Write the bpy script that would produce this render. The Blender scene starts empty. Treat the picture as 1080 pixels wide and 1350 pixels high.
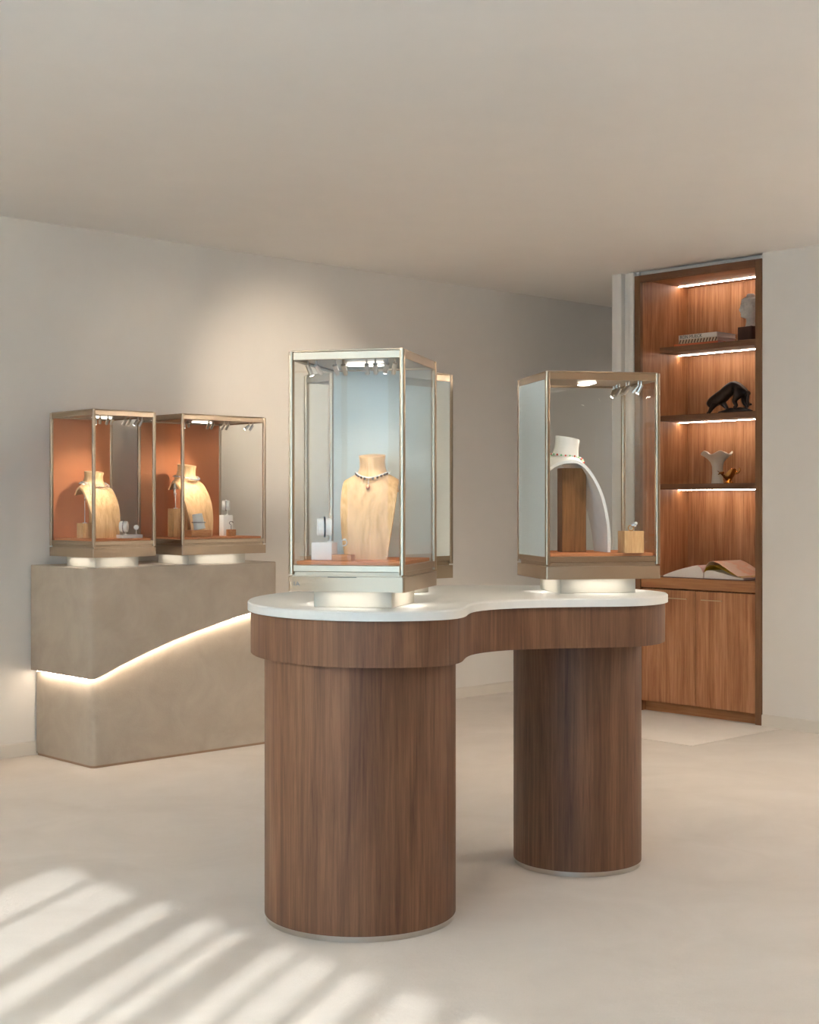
import bpy, bmesh, math, random
from mathutils import Vector, Matrix, Euler

random.seed(7)
PI = math.pi
scene = bpy.context.scene
COL = scene.collection

# ---------------------------------------------------------------- camera
cam_d = bpy.data.cameras.new('camera')
cam = bpy.data.objects.new('camera', cam_d)
COL.objects.link(cam)
cam.location = (-5.312, -6.760, 1.30)
cam.rotation_euler = (PI / 2, 0, math.radians(-43.5))
cam_d.sensor_fit = 'VERTICAL'
cam_d.sensor_height = 36.0
cam_d.sensor_width = 28.8
cam_d.lens = 36.0 * 1900.0 / 1350.0
cam_d.shift_y = -11.0 / 1350.0
cam_d.clip_start = 0.05
cam_d.clip_end = 100
scene.camera = cam

# ---------------------------------------------------------------- view + world
scene.view_settings.view_transform = 'Standard'
scene.view_settings.look = 'None'
scene.view_settings.gamma = 1.0
scene.view_settings.use_curve_mapping = False
scene.view_settings.exposure = 0.0
scene.cycles.max_bounces = 10
scene.cycles.diffuse_bounces = 6
scene.cycles.glossy_bounces = 5
scene.cycles.transparent_max_bounces = 40
scene.cycles.transmission_bounces = 6
scene.cycles.caustics_reflective = False
scene.cycles.caustics_refractive = False
scene.cycles.sample_clamp_indirect = 30.0
scene.cycles.use_denoising = True

world = bpy.data.worlds.new('world')
scene.world = world
world.use_nodes = True
wn = world.node_tree
wn.nodes['Background'].inputs[0].default_value = (0.46, 0.73, 1.0, 1)
wn.nodes['Background'].inputs[1].default_value = 8.0

# ---------------------------------------------------------------- daylight
def make_sun():
    d = bpy.data.lights.new('sun', 'SUN')
    d.energy = 4.2
    d.color = (0.93, 0.97, 1.0)
    d.angle = 0.014
    o = bpy.data.objects.new('sun', d)
    COL.objects.link(o)
    el = math.radians(27.8)
    hd = Vector((0.87, 0.49, 0)).normalized()
    v = Vector((hd.x * math.cos(el), hd.y * math.cos(el), -math.sin(el)))
    o.rotation_euler = v.to_track_quat('-Z', 'Y').to_euler()
    o.location = (-12, -9, 6)
make_sun()

def make_portal():
    d = bpy.data.lights.new('window_portal', 'AREA')
    d.shape = 'RECTANGLE'
    d.size = 4.0
    d.size_y = 2.6
    d.cycles.is_portal = True
    o = bpy.data.objects.new('window_portal', d)
    COL.objects.link(o)
    o.location = (-6.86, -6.41, 1.33)
    o.rotation_euler = Vector((1, 0, 0)).to_track_quat('-Z', 'Y').to_euler()
make_portal()

WARM = (1.0, 0.92, 0.84)
HOT = (1.0, 0.84, 0.67)
CEIL = 2.765

# ---------------------------------------------------------------- materials
def srgb(r, g, b):
    def f(c):
        c /= 255.0
        return c / 12.92 if c <= 0.04045 else ((c + 0.055) / 1.055) ** 2.4
    return (f(r), f(g), f(b), 1.0)

def new_mat(name):
    m = bpy.data.materials.new(name)
    m.use_nodes = True
    nt = m.node_tree
    return m, nt, nt.nodes['Principled BSDF']

def N(nt, t, **kw):
    n = nt.nodes.new(t)
    for k, v in kw.items():
        setattr(n, k, v)
    return n

def noise_col(nt, p, c1, c2, scale, detail=4, rough=0.6, vec=None, dist=0.0, lo=0.3, hi=0.7):
    nz = N(nt, 'ShaderNodeTexNoise')
    nz.inputs['Scale'].default_value = scale
    nz.inputs['Detail'].default_value = detail
    nz.inputs['Roughness'].default_value = rough
    nz.inputs['Distortion'].default_value = dist
    if vec is not None:
        nt.links.new(vec, nz.inputs['Vector'])
    rp = N(nt, 'ShaderNodeValToRGB')
    rp.color_ramp.elements[0].position = lo
    rp.color_ramp.elements[1].position = hi
    rp.color_ramp.elements[0].color = c1
    rp.color_ramp.elements[1].color = c2
    nt.links.new(nz.outputs['Fac'], rp.inputs['Fac'])
    return nz, rp

def bump(nt, p, fac, strength, dist=0.01):
    b = N(nt, 'ShaderNodeBump')
    b.inputs['Strength'].default_value = strength
    b.inputs['Distance'].default_value = dist
    nt.links.new(fac, b.inputs['Height'])
    nt.links.new(b.outputs['Normal'], p.inputs['Normal'])

def obj_coords(nt, scale=(1, 1, 1), kind='Object', rot=(0, 0, 0)):
    tc = N(nt, 'ShaderNodeTexCoord')
    mp = N(nt, 'ShaderNodeMapping')
    mp.inputs['Scale'].default_value = scale
    mp.inputs['Rotation'].default_value = rot
    nt.links.new(tc.outputs[kind], mp.inputs['Vector'])
    return mp.outputs['Vector']

def plain(name, col, rough=0.5, metal=0.0, var=0.06, scale=30, bmp=0.0, spec=0.5):
    m, nt, p = new_mat(name)
    v = obj_coords(nt)
    c1 = tuple(c * (1 - var) for c in col[:3]) + (1,)
    c2 = tuple(min(1, c * (1 + var)) for c in col[:3]) + (1,)
    nz, rp = noise_col(nt, p, c1, c2, scale, vec=v)
    nt.links.new(rp.outputs['Color'], p.inputs['Base Color'])
    p.inputs['Roughness'].default_value = rough
    p.inputs['Metallic'].default_value = metal
    p.inputs['Specular IOR Level'].default_value = spec
    if bmp:
        bump(nt, p, nz.outputs['Fac'], bmp, 0.004)
    return m

def wood(name, dark, mid, light, grain=(26, 26, 0.9), fig=(3.2, 3.2, 0.35), rough=0.42, axis='z'):
    m, nt, p = new_mat(name)
    def perm(s):
        a, b, c = s
        return {'z': (a, b, c), 'x': (c, a, b), 'y': (a, c, b)}[axis]
    v1 = obj_coords(nt, perm(grain))
    v2 = obj_coords(nt, perm(fig))
    n1 = N(nt, 'ShaderNodeTexNoise')
    n1.inputs['Scale'].default_value = 3.0
    n1.inputs['Detail'].default_value = 7
    n1.inputs['Roughness'].default_value = 0.68
    n1.inputs['Distortion'].default_value = 0.4
    nt.links.new(v1, n1.inputs['Vector'])
    n2 = N(nt, 'ShaderNodeTexNoise')
    n2.inputs['Scale'].default_value = 2.2
    n2.inputs['Detail'].default_value = 5
    n2.inputs['Roughness'].default_value = 0.6
    n2.inputs['Distortion'].default_value = 1.6
    nt.links.new(v2, n2.inputs['Vector'])
    mx = N(nt, 'ShaderNodeMix', data_type='FLOAT')
    mx.inputs[0].default_value = 0.45
    nt.links.new(n1.outputs['Fac'], mx.inputs[2])
    nt.links.new(n2.outputs['Fac'], mx.inputs[3])
    rp = N(nt, 'ShaderNodeValToRGB')
    e = rp.color_ramp.elements
    e[0].position, e[0].color = 0.36, dark
    e[1].position, e[1].color = 0.64, light
    x = e.new(0.5)
    x.color = mid
    nt.links.new(mx.outputs[0], rp.inputs['Fac'])
    nt.links.new(rp.outputs['Color'], p.inputs['Base Color'])
    p.inputs['Roughness'].default_value = rough
    p.inputs['Specular IOR Level'].default_value = 0.3
    bump(nt, p, n1.outputs['Fac'], 0.12, 0.0015)
    return m

def emit(name, col, strength):
    m, nt, p = new_mat(name)
    p.inputs['Base Color'].default_value = (0.9, 0.9, 0.9, 1)
    p.inputs['Emission Color'].default_value = tuple(col) + (1,)
    p.inputs['Emission Strength'].default_value = strength
    return m

def glass(name, tint=(0.985, 0.99, 0.985), f0=0.006):
    m = bpy.data.materials.new(name)
    m.use_nodes = True
    nt = m.node_tree
    nt.nodes.clear()
    out = N(nt, 'ShaderNodeOutputMaterial')
    mix = N(nt, 'ShaderNodeMixShader')
    tr = N(nt, 'ShaderNodeBsdfTransparent')
    tr.inputs[0].default_value = tuple(tint) + (1,)
    gl = N(nt, 'ShaderNodeBsdfGlossy')
    gl.inputs['Roughness'].default_value = 0.0
    gl.inputs['Color'].default_value = (1, 1, 1, 1)
    lw = N(nt, 'ShaderNodeLayerWeight')
    lw.inputs['Blend'].default_value = 0.5
    pw = N(nt, 'ShaderNodeMath', operation='POWER')
    pw.inputs[1].default_value = 5.0
    ml = N(nt, 'ShaderNodeMath', operation='MULTIPLY_ADD')
    ml.inputs[1].default_value = 1 - f0
    ml.inputs[2].default_value = f0
    nt.links.new(lw.outputs['Facing'], pw.inputs[0])
    nt.links.new(pw.outputs[0], ml.inputs[0])
    nt.links.new(ml.outputs[0], mix.inputs[0])
    nt.links.new(tr.outputs[0], mix.inputs[1])
    nt.links.new(gl.outputs[0], mix.inputs[2])
    nt.links.new(mix.outputs[0], out.inputs[0])
    return m

M = {}
M['wall'] = plain('wall_paint', srgb(221, 216, 208), 0.85, var=0.012, scale=6, bmp=0.02)
M['wall_brown'] = plain('bounce_brown', srgb(174, 148, 124), 0.6, var=0.03, scale=6)  # unseen front wall; brown chosen to cut bounce and tint reflections
M['ceiling'] = plain('ceiling_paint', srgb(237, 234, 230), 0.9, var=0.01, scale=4)
M['base'] = plain('baseboard_paint', srgb(214, 206, 194), 0.6, var=0.012, scale=8)
M['table_wood'] = wood('table_walnut', srgb(78, 50, 34), srgb(102, 70, 48), srgb(122, 87, 62), rough=0.55)
M['cab_wood'] = wood('cabinet_walnut', srgb(126, 78, 46), srgb(162, 110, 72), srgb(188, 136, 96), rough=0.45)
M['cab_wood_y'] = wood('cabinet_walnut_long', srgb(128, 82, 48), srgb(154, 104, 64), srgb(174, 122, 80), rough=0.45, axis='y')
M['cab_frame'] = wood('cabinet_frame_walnut', srgb(92, 60, 36), srgb(108, 74, 46), srgb(122, 86, 56), rough=0.5)
M['shelf_wood'] = wood('shelf_walnut', srgb(92, 58, 36), srgb(106, 70, 46), srgb(120, 82, 56), rough=0.5, axis='y')
M['oak'] = wood('light_oak', srgb(186, 144, 98), srgb(212, 172, 126), srgb(226, 190, 146), grain=(40, 40, 3), fig=(9, 9, 1.5), rough=0.5)
M['oak_block'] = wood('oak_block', srgb(186, 140, 92), srgb(204, 160, 110), srgb(218, 178, 128), grain=(50, 50, 4), fig=(12, 12, 2), rough=0.5)
M['oak_slab'] = wood('oak_slab', srgb(164, 106, 62), srgb(186, 126, 78), srgb(200, 144, 96), grain=(50, 50, 4), fig=(12, 12, 2), rough=0.5, axis='x')
M['prop_walnut'] = wood('prop_walnut', srgb(108, 70, 38), srgb(134, 92, 54), srgb(152, 108, 68), grain=(40, 40, 2.5), fig=(9, 9, 1), rough=0.5)
M['stone_top'] = plain('white_stone', srgb(216, 214, 207), 0.5, var=0.02, scale=40, bmp=0.03)
M['stone_white'] = plain('carved_stone', srgb(190, 184, 174), 0.85, var=0.12, scale=60, bmp=0.3)
M['metal'] = plain('champagne_metal', srgb(172, 153, 131), 0.30, metal=1.0, var=0.02, scale=8)
M['metal_base'] = plain('champagne_base', srgb(170, 151, 129), 0.36, metal=0.85, var=0.02, scale=8)
M['steel'] = plain('brushed_steel', srgb(198, 192, 184), 0.3, metal=1.0, var=0.03, scale=20)
M['silver'] = plain('silver', srgb(226, 226, 228), 0.3, metal=0.6, var=0.02, scale=40)
M['gold'] = plain('polished_gold', srgb(230, 178, 108), 0.18, metal=1.0, var=0.05, scale=20)
M['brass'] = plain('brass_handle', srgb(196, 170, 136), 0.35, metal=1.0, var=0.02, scale=20)
M['bronze'] = plain('dark_bronze', srgb(44, 33, 27), 0.36, metal=0.55, var=0.35, scale=25, bmp=0.4)
M['ceramic'] = plain('cream_ceramic', srgb(212, 200, 180), 0.35, var=0.03, scale=14)
M['white_disp'] = plain('white_leather', srgb(236, 232, 226), 0.55, var=0.015, scale=30)
M['white_block'] = plain('white_block', srgb(232, 222, 214), 0.6, var=0.01, scale=30)
M['pedestal'] = plain('cream_pedestal', srgb(204, 196, 180), 0.6, var=0.01, scale=30)
M['black'] = plain('black_detail', srgb(22, 20, 19), 0.5, var=0.05, scale=20)
M['dark_gap'] = plain('dark_reveal', srgb(96, 84, 72), 0.5, metal=0.6, var=0.03, scale=20)
M['foot_bronze'] = plain('foot_bronze', srgb(150, 122, 98), 0.5, metal=0.3, var=0.03, scale=20)
M['text_grey'] = plain('engraved_grey', srgb(120, 126, 130), 0.5, var=0.02, scale=20)
M['glass'] = glass('clear_glass')
M['window_glass'] = glass('window_glass', (0.97, 0.985, 0.98), 0.05)
M['acrylic'] = glass('clear_acrylic', (0.93, 0.95, 0.95), 0.08)
M['led'] = emit('led_warm_white', (1.0, 0.86, 0.74), 9.0)
M['led_niche'] = emit('led_niche', (1.0, 0.86, 0.74), 36.0)
M['led_gap'] = emit('led_gap', (1.0, 0.85, 0.70), 50.0)
M['led_case'] = emit('led_case', (1.0, 0.93, 0.84), 7.0)
M['led_lens'] = emit('led_lens', (1.0, 0.95, 0.88), 14.0)
M['led_under'] = emit('led_under', (1.0, 0.95, 0.88), 22.0)
M['downlight_glow'] = emit('downlight_glow', WARM, 10.0)

def fabric(name, col, thread=420):
    m, nt, p = new_mat(name)
    v = obj_coords(nt, (1, 1, 1))
    w1 = N(nt, 'ShaderNodeTexNoise')
    w1.inputs['Scale'].default_value = thread
    w1.inputs['Detail'].default_value = 2
    nt.links.new(obj_coords(nt, (0.12, 1, 1)), w1.inputs['Vector'])
    rp = N(nt, 'ShaderNodeValToRGB')
    rp.color_ramp.elements[0].color = tuple(c * 0.93 for c in col[:3]) + (1,)
    rp.color_ramp.elements[1].color = col
    nt.links.new(w1.outputs['Fac'], rp.inputs['Fac'])
    nt.links.new(rp.outputs['Color'], p.inputs['Base Color'])
    p.inputs['Roughness'].default_value = 0.9
    p.inputs['Specular IOR Level'].default_value = 0.15
    bump(nt, p, w1.outputs['Fac'], 0.25, 0.001)
    return m
M['white_fabric'] = fabric('white_woven_fabric', srgb(214, 218, 212))
M['terracotta'] = fabric('terracotta_suede', srgb(208, 134, 92), 900)
M['deck_orange'] = fabric('deck_terracotta', srgb(212, 140, 96), 900)

def plaster():
    m, nt, p = new_mat('microcement_plaster')
    v = obj_coords(nt)
    nz, rp = noise_col(nt, p, srgb(164, 150, 133), srgb(178, 164, 147), 5.0, detail=8, rough=0.65, vec=v, dist=0.6)
    nt.links.new(rp.outputs['Color'], p.inputs['Base Color'])
    p.inputs['Roughness'].default_value = 0.85
    n2 = N(nt, 'ShaderNodeTexNoise')
    n2.inputs['Scale'].default_value = 160
    n2.inputs['Detail'].default_value = 4
    nt.links.new(v, n2.inputs['Vector'])
    bump(nt, p, n2.outputs['Fac'], 0.25, 0.003)
    return m
M['plaster'] = plaster()

def carpet(name, c1, c2, sc):
    m, nt, p = new_mat(name)
    v = obj_coords(nt)
    nz, rp = noise_col(nt, p, c1, c2, sc, detail=6, rough=0.6, vec=v, dist=0.8)
    n2 = N(nt, 'ShaderNodeTexNoise')
    n2.inputs['Scale'].default_value = 380
    n2.inputs['Detail'].default_value = 3
    nt.links.new(v, n2.inputs['Vector'])
    mx = N(nt, 'ShaderNodeMix', data_type='RGBA', blend_type='MULTIPLY')
    mx.inputs[0].default_value = 0.16
    nt.links.new(rp.outputs['Color'], mx.inputs[6])
    nt.links.new(n2.outputs['Fac'], mx.inputs[7])
    nt.links.new(mx.outputs[2], p.inputs['Base Color'])
    p.inputs['Roughness'].default_value = 0.95
    p.inputs['Specular IOR Level'].default_value = 0.1
    p.inputs['Sheen Weight'].default_value = 0.15
    n3 = N(nt, 'ShaderNodeTexNoise')
    n3.inputs['Scale'].default_value = 30
    n3.inputs['Detail'].default_value = 7
    n3.inputs['Roughness'].default_value = 0.75
    nt.links.new(v, n3.inputs['Vector'])
    bump(nt, p, n3.outputs['Fac'], 0.25, 0.01)
    return m
M['carpet'] = carpet('cream_carpet', srgb(203, 191, 177), srgb(213, 202, 189), 2.2)
M['carpet_pale'] = carpet('pale_carpet', srgb(214, 203, 190), srgb(222, 212, 200), 3.0)

# ---------------------------------------------------------------- mesh helpers
class MB:
    def __init__(self):
        self.bm = bmesh.new()

    def box(self, c, s, bev=0.0, seg=2, rot=None, vert_only=False):
        r = bmesh.ops.create_cube(self.bm, size=1.0)
        vs = r['verts']
        for v in vs:
            v.co = Vector((v.co.x * s[0], v.co.y * s[1], v.co.z * s[2]))
        if bev > 0:
            es = set()
            for v in vs:
                for e in v.link_edges:
                    d = e.verts[0].co - e.verts[1].co
                    if not vert_only or abs(d.z) > max(abs(d.x), abs(d.y)):
                        es.add(e)
            g = bmesh.ops.bevel(self.bm, geom=list(es), offset=bev, segments=seg, profile=0.5, affect='EDGES')
            allv = set(v for f in g['faces'] for v in f.verts) | set(v for v in vs if v.is_valid)
            more = set(allv)
            for v in allv:
                for f in v.link_faces:
                    more.update(f.verts)
            vs = list(more)
        mt = Matrix.Translation(Vector(c))
        if rot is not None:
            mt = mt @ Euler(rot).to_matrix().to_4x4()
        for v in vs:
            v.co = mt @ v.co
        return self

    def b(self, lo, hi, bev=0.0, seg=2, vert_only=False):
        c = [(a + b_) / 2 for a, b_ in zip(lo, hi)]
        s = [abs(b_ - a) for a, b_ in zip(lo, hi)]
        return self.box(c, s, bev, seg, None, vert_only)

    def rings(self, rings, cap0=True, cap1=True, closed=True):
        rows = [[self.bm.verts.new(Vector(p)) for p in r] for r in rings]
        n = len(rows[0])
        for a, b_ in zip(rows, rows[1:]):
            for i in range(n if closed else n - 1):
                j = (i + 1) % n
                self.bm.faces.new((a[i], a[j], b_[j], b_[i]))
        if closed and cap0:
            self.bm.faces.new(list(reversed(rows[0])))
        if closed and cap1:
            self.bm.faces.new(rows[-1])
        return self

    def lathe(self, prof, seg=32, c=(0, 0, 0), cap0=True, cap1=True):
        rs = [[(c[0] + r * math.cos(2 * PI * i / seg), c[1] + r * math.sin(2 * PI * i / seg), c[2] + z) for i in range(seg)] for r, z in prof]
        return self.rings(rs, cap0, cap1)

    def cyl(self, c, r, z0, z1, seg=32, bev=0.0):
        if bev:
            return self.lathe([(r - bev, z0), (r, z0 + bev), (r, z1 - bev), (r - bev, z1)], seg, (c[0], c[1], 0))
        return self.lathe([(r, z0), (r, z1)], seg, (c[0], c[1], 0))

    def tube(self, pts, r, seg=8, caps=True, closed=False):
        pts = [Vector(p) for p in pts]
        n = len(pts)
        rad = r if isinstance(r, (list, tuple)) else [r] * n
        rs = []
        prev = None
        for i, p in enumerate(pts):
            if closed:
                t = pts[(i + 1) % n] - pts[i - 1]
            else:
                t = pts[min(i + 1, n - 1)] - pts[max(i - 1, 0)]
            t.normalize()
            if prev is None:
                a = Vector((0, 0, 1)) if abs(t.z) < 0.9 else Vector((1, 0, 0))
                u = t.cross(a).normalized()
            else:
                u = (prev - t * prev.dot(t)).normalized()
            prev = u
            w = t.cross(u)
            rs.append([p + (u * math.cos(2 * PI * k / seg) + w * math.sin(2 * PI * k / seg)) * rad[i] for k in range(seg)])
        if closed:
            rs.append(rs[0])
        self.rings(rs, caps and not closed, caps and not closed)
        return self

    def ball(self, c, r, seg=12, ring=8, sc=(1, 1, 1)):
        q = bmesh.ops.create_uvsphere(self.bm, u_segments=seg, v_segments=ring, radius=r)
        for v in q['verts']:
            v.co = Vector((v.co.x * sc[0] + c[0], v.co.y * sc[1] + c[1], v.co.z * sc[2] + c[2]))
        return self

    def prism(self, outline, z0, z1, bev=0.0):
        if bev:
            inner = offset_loop(outline, -bev)
            return self.rings([[(x, y, z0) for x, y in outline], [(x, y, z1 - bev) for x, y in outline], [(x, y, z1) for x, y in inner]])
        return self.rings([[(x, y, z0) for x, y in outline], [(x, y, z1) for x, y in outline]])

    def build(self, name, mat, parent=None, loc=None, rotz=0.0, smooth=True, angle=35):
        bmesh.ops.recalc_face_normals(self.bm, faces=self.bm.faces[:])
        me = bpy.data.meshes.new(name)
        self.bm.to_mesh(me)
        self.bm.free()
        me.materials.append(mat)
        if smooth:
            me.polygons.foreach_set('use_smooth', [True] * len(me.polygons))
            me.set_sharp_from_angle(angle=math.radians(angle))
        o = bpy.data.objects.new(name, me)
        COL.objects.link(o)
        if parent is not None:
            o.parent = parent
        if loc is not None:
            o.location = loc
        o.rotation_euler.z = rotz
        return o

def offset_loop(pts, d):
    """offset a CCW loop outward by d (negative = inward)"""
    n = len(pts)
    out = []
    for i in range(n):
        a, b_ = Vector(pts[i - 1]), Vector(pts[(i + 1) % n])
        t = (b_ - a).normalized()
        nrm = Vector((t.y, -t.x))
        p = Vector(pts[i]) + nrm * d
        out.append((p.x, p.y))
    return out

def catmull(pts, sub=6):
    n = len(pts)
    out = []
    for i in range(n):
        p0, p1, p2, p3 = [Vector(pts[(i + k) % n]) for k in (-1, 0, 1, 2)]
        for j in range(sub):
            t = j / sub
            out.append(tuple(0.5 * ((2 * p1) + (p2 - p0) * t + (2 * p0 - 5 * p1 + 4 * p2 - p3) * t * t + (3 * p1 - p0 - 3 * p2 + p3) * t ** 3)))
    return out

def smooth_loop(pts, times):
    for _ in range(times):
        n = len(pts)
        pts = [((pts[i - 1][0] + 2 * pts[i][0] + pts[(i + 1) % n][0]) / 4, (pts[i - 1][1] + 2 * pts[i][1] + pts[(i + 1) % n][1]) / 4) for i in range(n)]
    return pts

def tag(o, label=None, cat=None, group=None, kind=None):
    if label: o['label'] = label
    if cat: o['category'] = cat
    if group: o['group'] = group
    if kind: o['kind'] = kind
    return o

def thing(name, label, cat, loc=(0, 0, 0), rotz=0.0, group=None):
    o = bpy.data.objects.new(name, None)
    o.empty_display_size = 0.05
    COL.objects.link(o)
    o.location = loc
    o.rotation_euler.z = rotz
    return tag(o, label, cat, group)

def struct(mb, name, mat, parent=None, **kw):
    o = mb.build(name, mat, parent, **kw)
    if parent is None:
        o['kind'] = 'structure'
    return o

def text_mesh(name, body, size, mat, parent, loc, rot, align='CENTER', ext=0.0004):
    c = bpy.data.curves.new(name, 'FONT')
    c.body = body
    c.size = size
    c.align_x = align
    c.align_y = 'CENTER'
    c.extrude = ext
    c.resolution_u = 2
    tmp = bpy.data.objects.new(name + '_src', c)
    COL.objects.link(tmp)
    bpy.context.view_layer.update()
    dg = bpy.context.evaluated_depsgraph_get()
    me = bpy.data.meshes.new_from_object(tmp.evaluated_get(dg))
    bpy.data.objects.remove(tmp)
    me.materials.clear()
    me.materials.append(mat)
    o = bpy.data.objects.new(name, me)
    COL.objects.link(o)
    o.parent = parent
    o.location = loc
    o.rotation_euler = rot
    return o

def spot_lamp(name, parent, loc, target, power, angle, blend=0.6, col=(1, 0.9, 0.78), r=0.008):
    d = bpy.data.lights.new(name, 'SPOT')
    d.energy = power
    d.spot_size = math.radians(angle)
    d.spot_blend = blend
    d.color = col
    d.shadow_soft_size = r
    o = bpy.data.objects.new(name, d)
    COL.objects.link(o)
    o.parent = parent
    o.location = loc
    v = Vector(target) - Vector(loc)
    o.rotation_euler = v.to_track_quat('-Z', 'Y').to_euler()
    return o

# ================================================================ room shell
XL, XR, YB, YF = -6.75, 1.979, 0.0, -9.2
XE = 5.2                        # far end of the passage behind the cabinet wall
WALL_END = -0.960               # where the cabinet wall stops and the passage opens

struct(MB().b((XL - .2, YF - .2, -0.1), (XE + .2, YB + .2, 0.0)), 'floor', M['carpet'])
struct(MB().b((XL - .2, YF - .2, CEIL), (XE + .2, YB + .2, CEIL + 0.12)), 'ceiling', M['ceiling'])
struct(MB().b((XL - .2, YB, 0), (XE + .2, YB + 0.2, CEIL)), 'wall_back', M['wall'])
struct(MB().b((XL - .2, YF - 0.2, 0), (XE, YF, CEIL)), 'wall_front', M['wall_brown'])
struct(MB().b((XE, YF, 0), (XE + 0.2, YB, CEIL)), 'wall_passage', M['wall'])
# right wall with the cabinet recess
CABR, CABL = -2.073, -1.145
mb = MB()
mb.b((XR, YF, 0), (XR + 0.75, CABR, CEIL))
mb.b((XR + 0.54, CABR, 0), (XR + 0.75, CABL, CEIL))
mb.b((XR + 0.06, CABR, 2.737), (XR + 0.54, CABL, CEIL))
mb.b((XR + 0.04, CABL, 0), (XR + 0.75, -1.035, CEIL))
mb.b((XR, -1.035, 0), (XR + 0.75, WALL_END, CEIL), 0.004)
struct(mb, 'wall_right', M['wall'])
# slim vertical trim closing the recess beside the cabinet
struct(MB().b((XR + 0.004, CABL + 0.014, 0), (XR + 0.04, CABL + 0.062, CEIL), 0.012), 'trim_1', M['wall'])
# left wall with shop window
WY0, WY1, WZ0, WZ1 = -8.4, -4.42, 0.06, 2.60
mb = MB()
mb.b((XL - 0.2, YF, 0), (XL, WY0, CEIL))
mb.b((XL - 0.2, WY1, 0), (XL, YB, CEIL))
mb.b((XL - 0.2, WY0, 0), (XL, WY1, WZ0))
mb.b((XL - 0.2, WY0, WZ1), (XL, WY1, CEIL))
struct(mb, 'wall_left', M['wall'])
win = bpy.data.objects.new('window_1', None)
COL.objects.link(win)
win['kind'] = 'structure'
for y0, y1 in ((WY0, WY0 + .06), (-6.28, -6.22), (WY1 - .06, WY1)):
    MB().b((XL - .12, y0, WZ0), (XL - .06, y1, WZ1)).build('window_frame', M['metal'], win)
for z0, z1 in ((WZ0, WZ0 + .06), (WZ1 - .06, WZ1)):
    MB().b((XL - .12, WY0, z0), (XL - .06, WY1, z1)).build('window_frame', M['metal'], win)
MB().b((XL - .095, WY0, WZ0), (XL - .087, WY1, WZ1)).build('window_pane', M['window_glass'], win)
# added unseen boards inside the window, spaced to streak the sun on the floor
screen = bpy.data.objects.new('streak_screen', None)
COL.objects.link(screen)
screen['kind'] = 'structure'
for y, w in ((-4.66, .03), (-4.99, .10), (-5.23, .13), (-5.44, .03), (-5.61, .13), (-5.80, .03), (-5.98, .05), (-6.16, .03), (-6.42, .09),
             (-6.66, .04), (-6.90, .12), (-7.12, .03), (-7.36, .10), (-7.6, .04), (-7.86, .12), (-8.1, .05)):
    MB().b((XL + 0.03, y - w / 2, WZ0), (XL + 0.055, y + w / 2, WZ1)).build('streak_board', M['white_disp'], screen)

# baseboards
def baseboard(name, lo, hi):
    struct(MB().b(lo, hi, 0.003), name, M['base'])
struct(MB().b((XL, -0.013, 0), (XE, 0, 0.066)).b((XL, -0.010, 0.0665), (XE, 0, 0.070)), 'baseboard_back', M['base'])
struct(MB().b((XR - 0.013, YF, 0), (XR, CABR - 0.002, 0.066)).b((XR - 0.010, YF, 0.0665), (XR, CABR - 0.002, 0.070)), 'baseboard_right', M['base'])
# paler carpet panel in front of the cabinet
o = struct(MB().b((1.10, -2.20, 0.0), (1.97, -0.985, 0.004), 0.002), 'floor_panel', M['carpet_pale'])

# ---------------------------------------------------------------- ceiling downlights (all out of view; all but the wall spots added as fill)
def downlight(x, y, power, label, target=None, angle=60):
    r = thing('downlight', label, 'ceiling light', (x, y, CEIL), 0, 'recessed ceiling downlights')
    MB().lathe([(0.052, -0.004), (0.062, -0.004), (0.062, 0.0), (0.052, 0.0)], 24, cap0=False, cap1=False).build('ring', M['wall'], r)
    MB().lathe([(0.05, -0.002), (0.05, -0.001)], 24).build('diffuser', M['downlight_glow'], r)
    if target is None:
        d = bpy.data.lights.new('downlight_lamp', 'AREA')
        d.shape = 'DISK'
        d.size = 0.10
        d.energy = power
        d.color = WARM
        d.spread = math.radians(150)
        o = bpy.data.objects.new('lamp', d)
        COL.objects.link(o)
        o.parent = r
        o.location = (0, 0, -0.01)
    else:
        spot_lamp('lamp', r, (0, 0, -0.02), Vector(target) - Vector((x, y, CEIL)), power, angle, 1.0, HOT, 0.03)
    return r
downlight(3.6, -1.3, 12.0, 'added unseen downlight warming the passage behind the cabinet wall')  # unseen lamp added to warm the passage
downlight(-2.9, -4.25, 45, 'added unseen spotlight brightening the table top around case 1A', (-1.9, -3.1, 0.98), 46)  # unseen spot added to lift the table top
downlight(-1.68, -4.97, 60, 'added unseen spotlight brightening the right lobe of the table', (-1.35, -3.3, 0.98), 40)  # another added spot, brightening the right lobe from out of view
NTH = ['first', 'second', 'third', 'fourth', 'fifth', 'sixth', 'seventh']
for i, (x, y, w) in enumerate([(-3.3, -1.6, 7), (-5.2, -3.2, 6), (1.2, -4.2, 13), (0.9, -6.0, 11), (-0.6, -6.6, 9), (-3.0, -7.6, 9), (-1.2, -8.2, 9)]):
    downlight(x, y, w, 'added unseen ceiling downlight for room fill, %s from the shop window' % NTH[i])  # unseen fill lamps, added and placed to balance floor and walls
downlight(-1.7, -4.95, 850, 'round recessed spotlight aimed at the wall above the right console case', (0.05, 0, 1.95), 17)
downlight(-2.1, -4.95, 170, 'round recessed spotlight aimed at the wall above the consoles', (-0.85, 0, 2.0), 15)
downlight(-0.5, -6.5, 330, 'added unseen spotlight bouncing warm light off the carpet by the passage', (0.5, -0.9, 0.0), 34)  # unseen spot added for warm bounce deep in the room
downlight(-1.2, -6.9, 170, 'added unseen spotlight bouncing warm light off the carpet before the cabinet', (1.2, -2.6, 0.0), 34)  # second added spot; its carpet bounce warms the far ceiling

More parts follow.
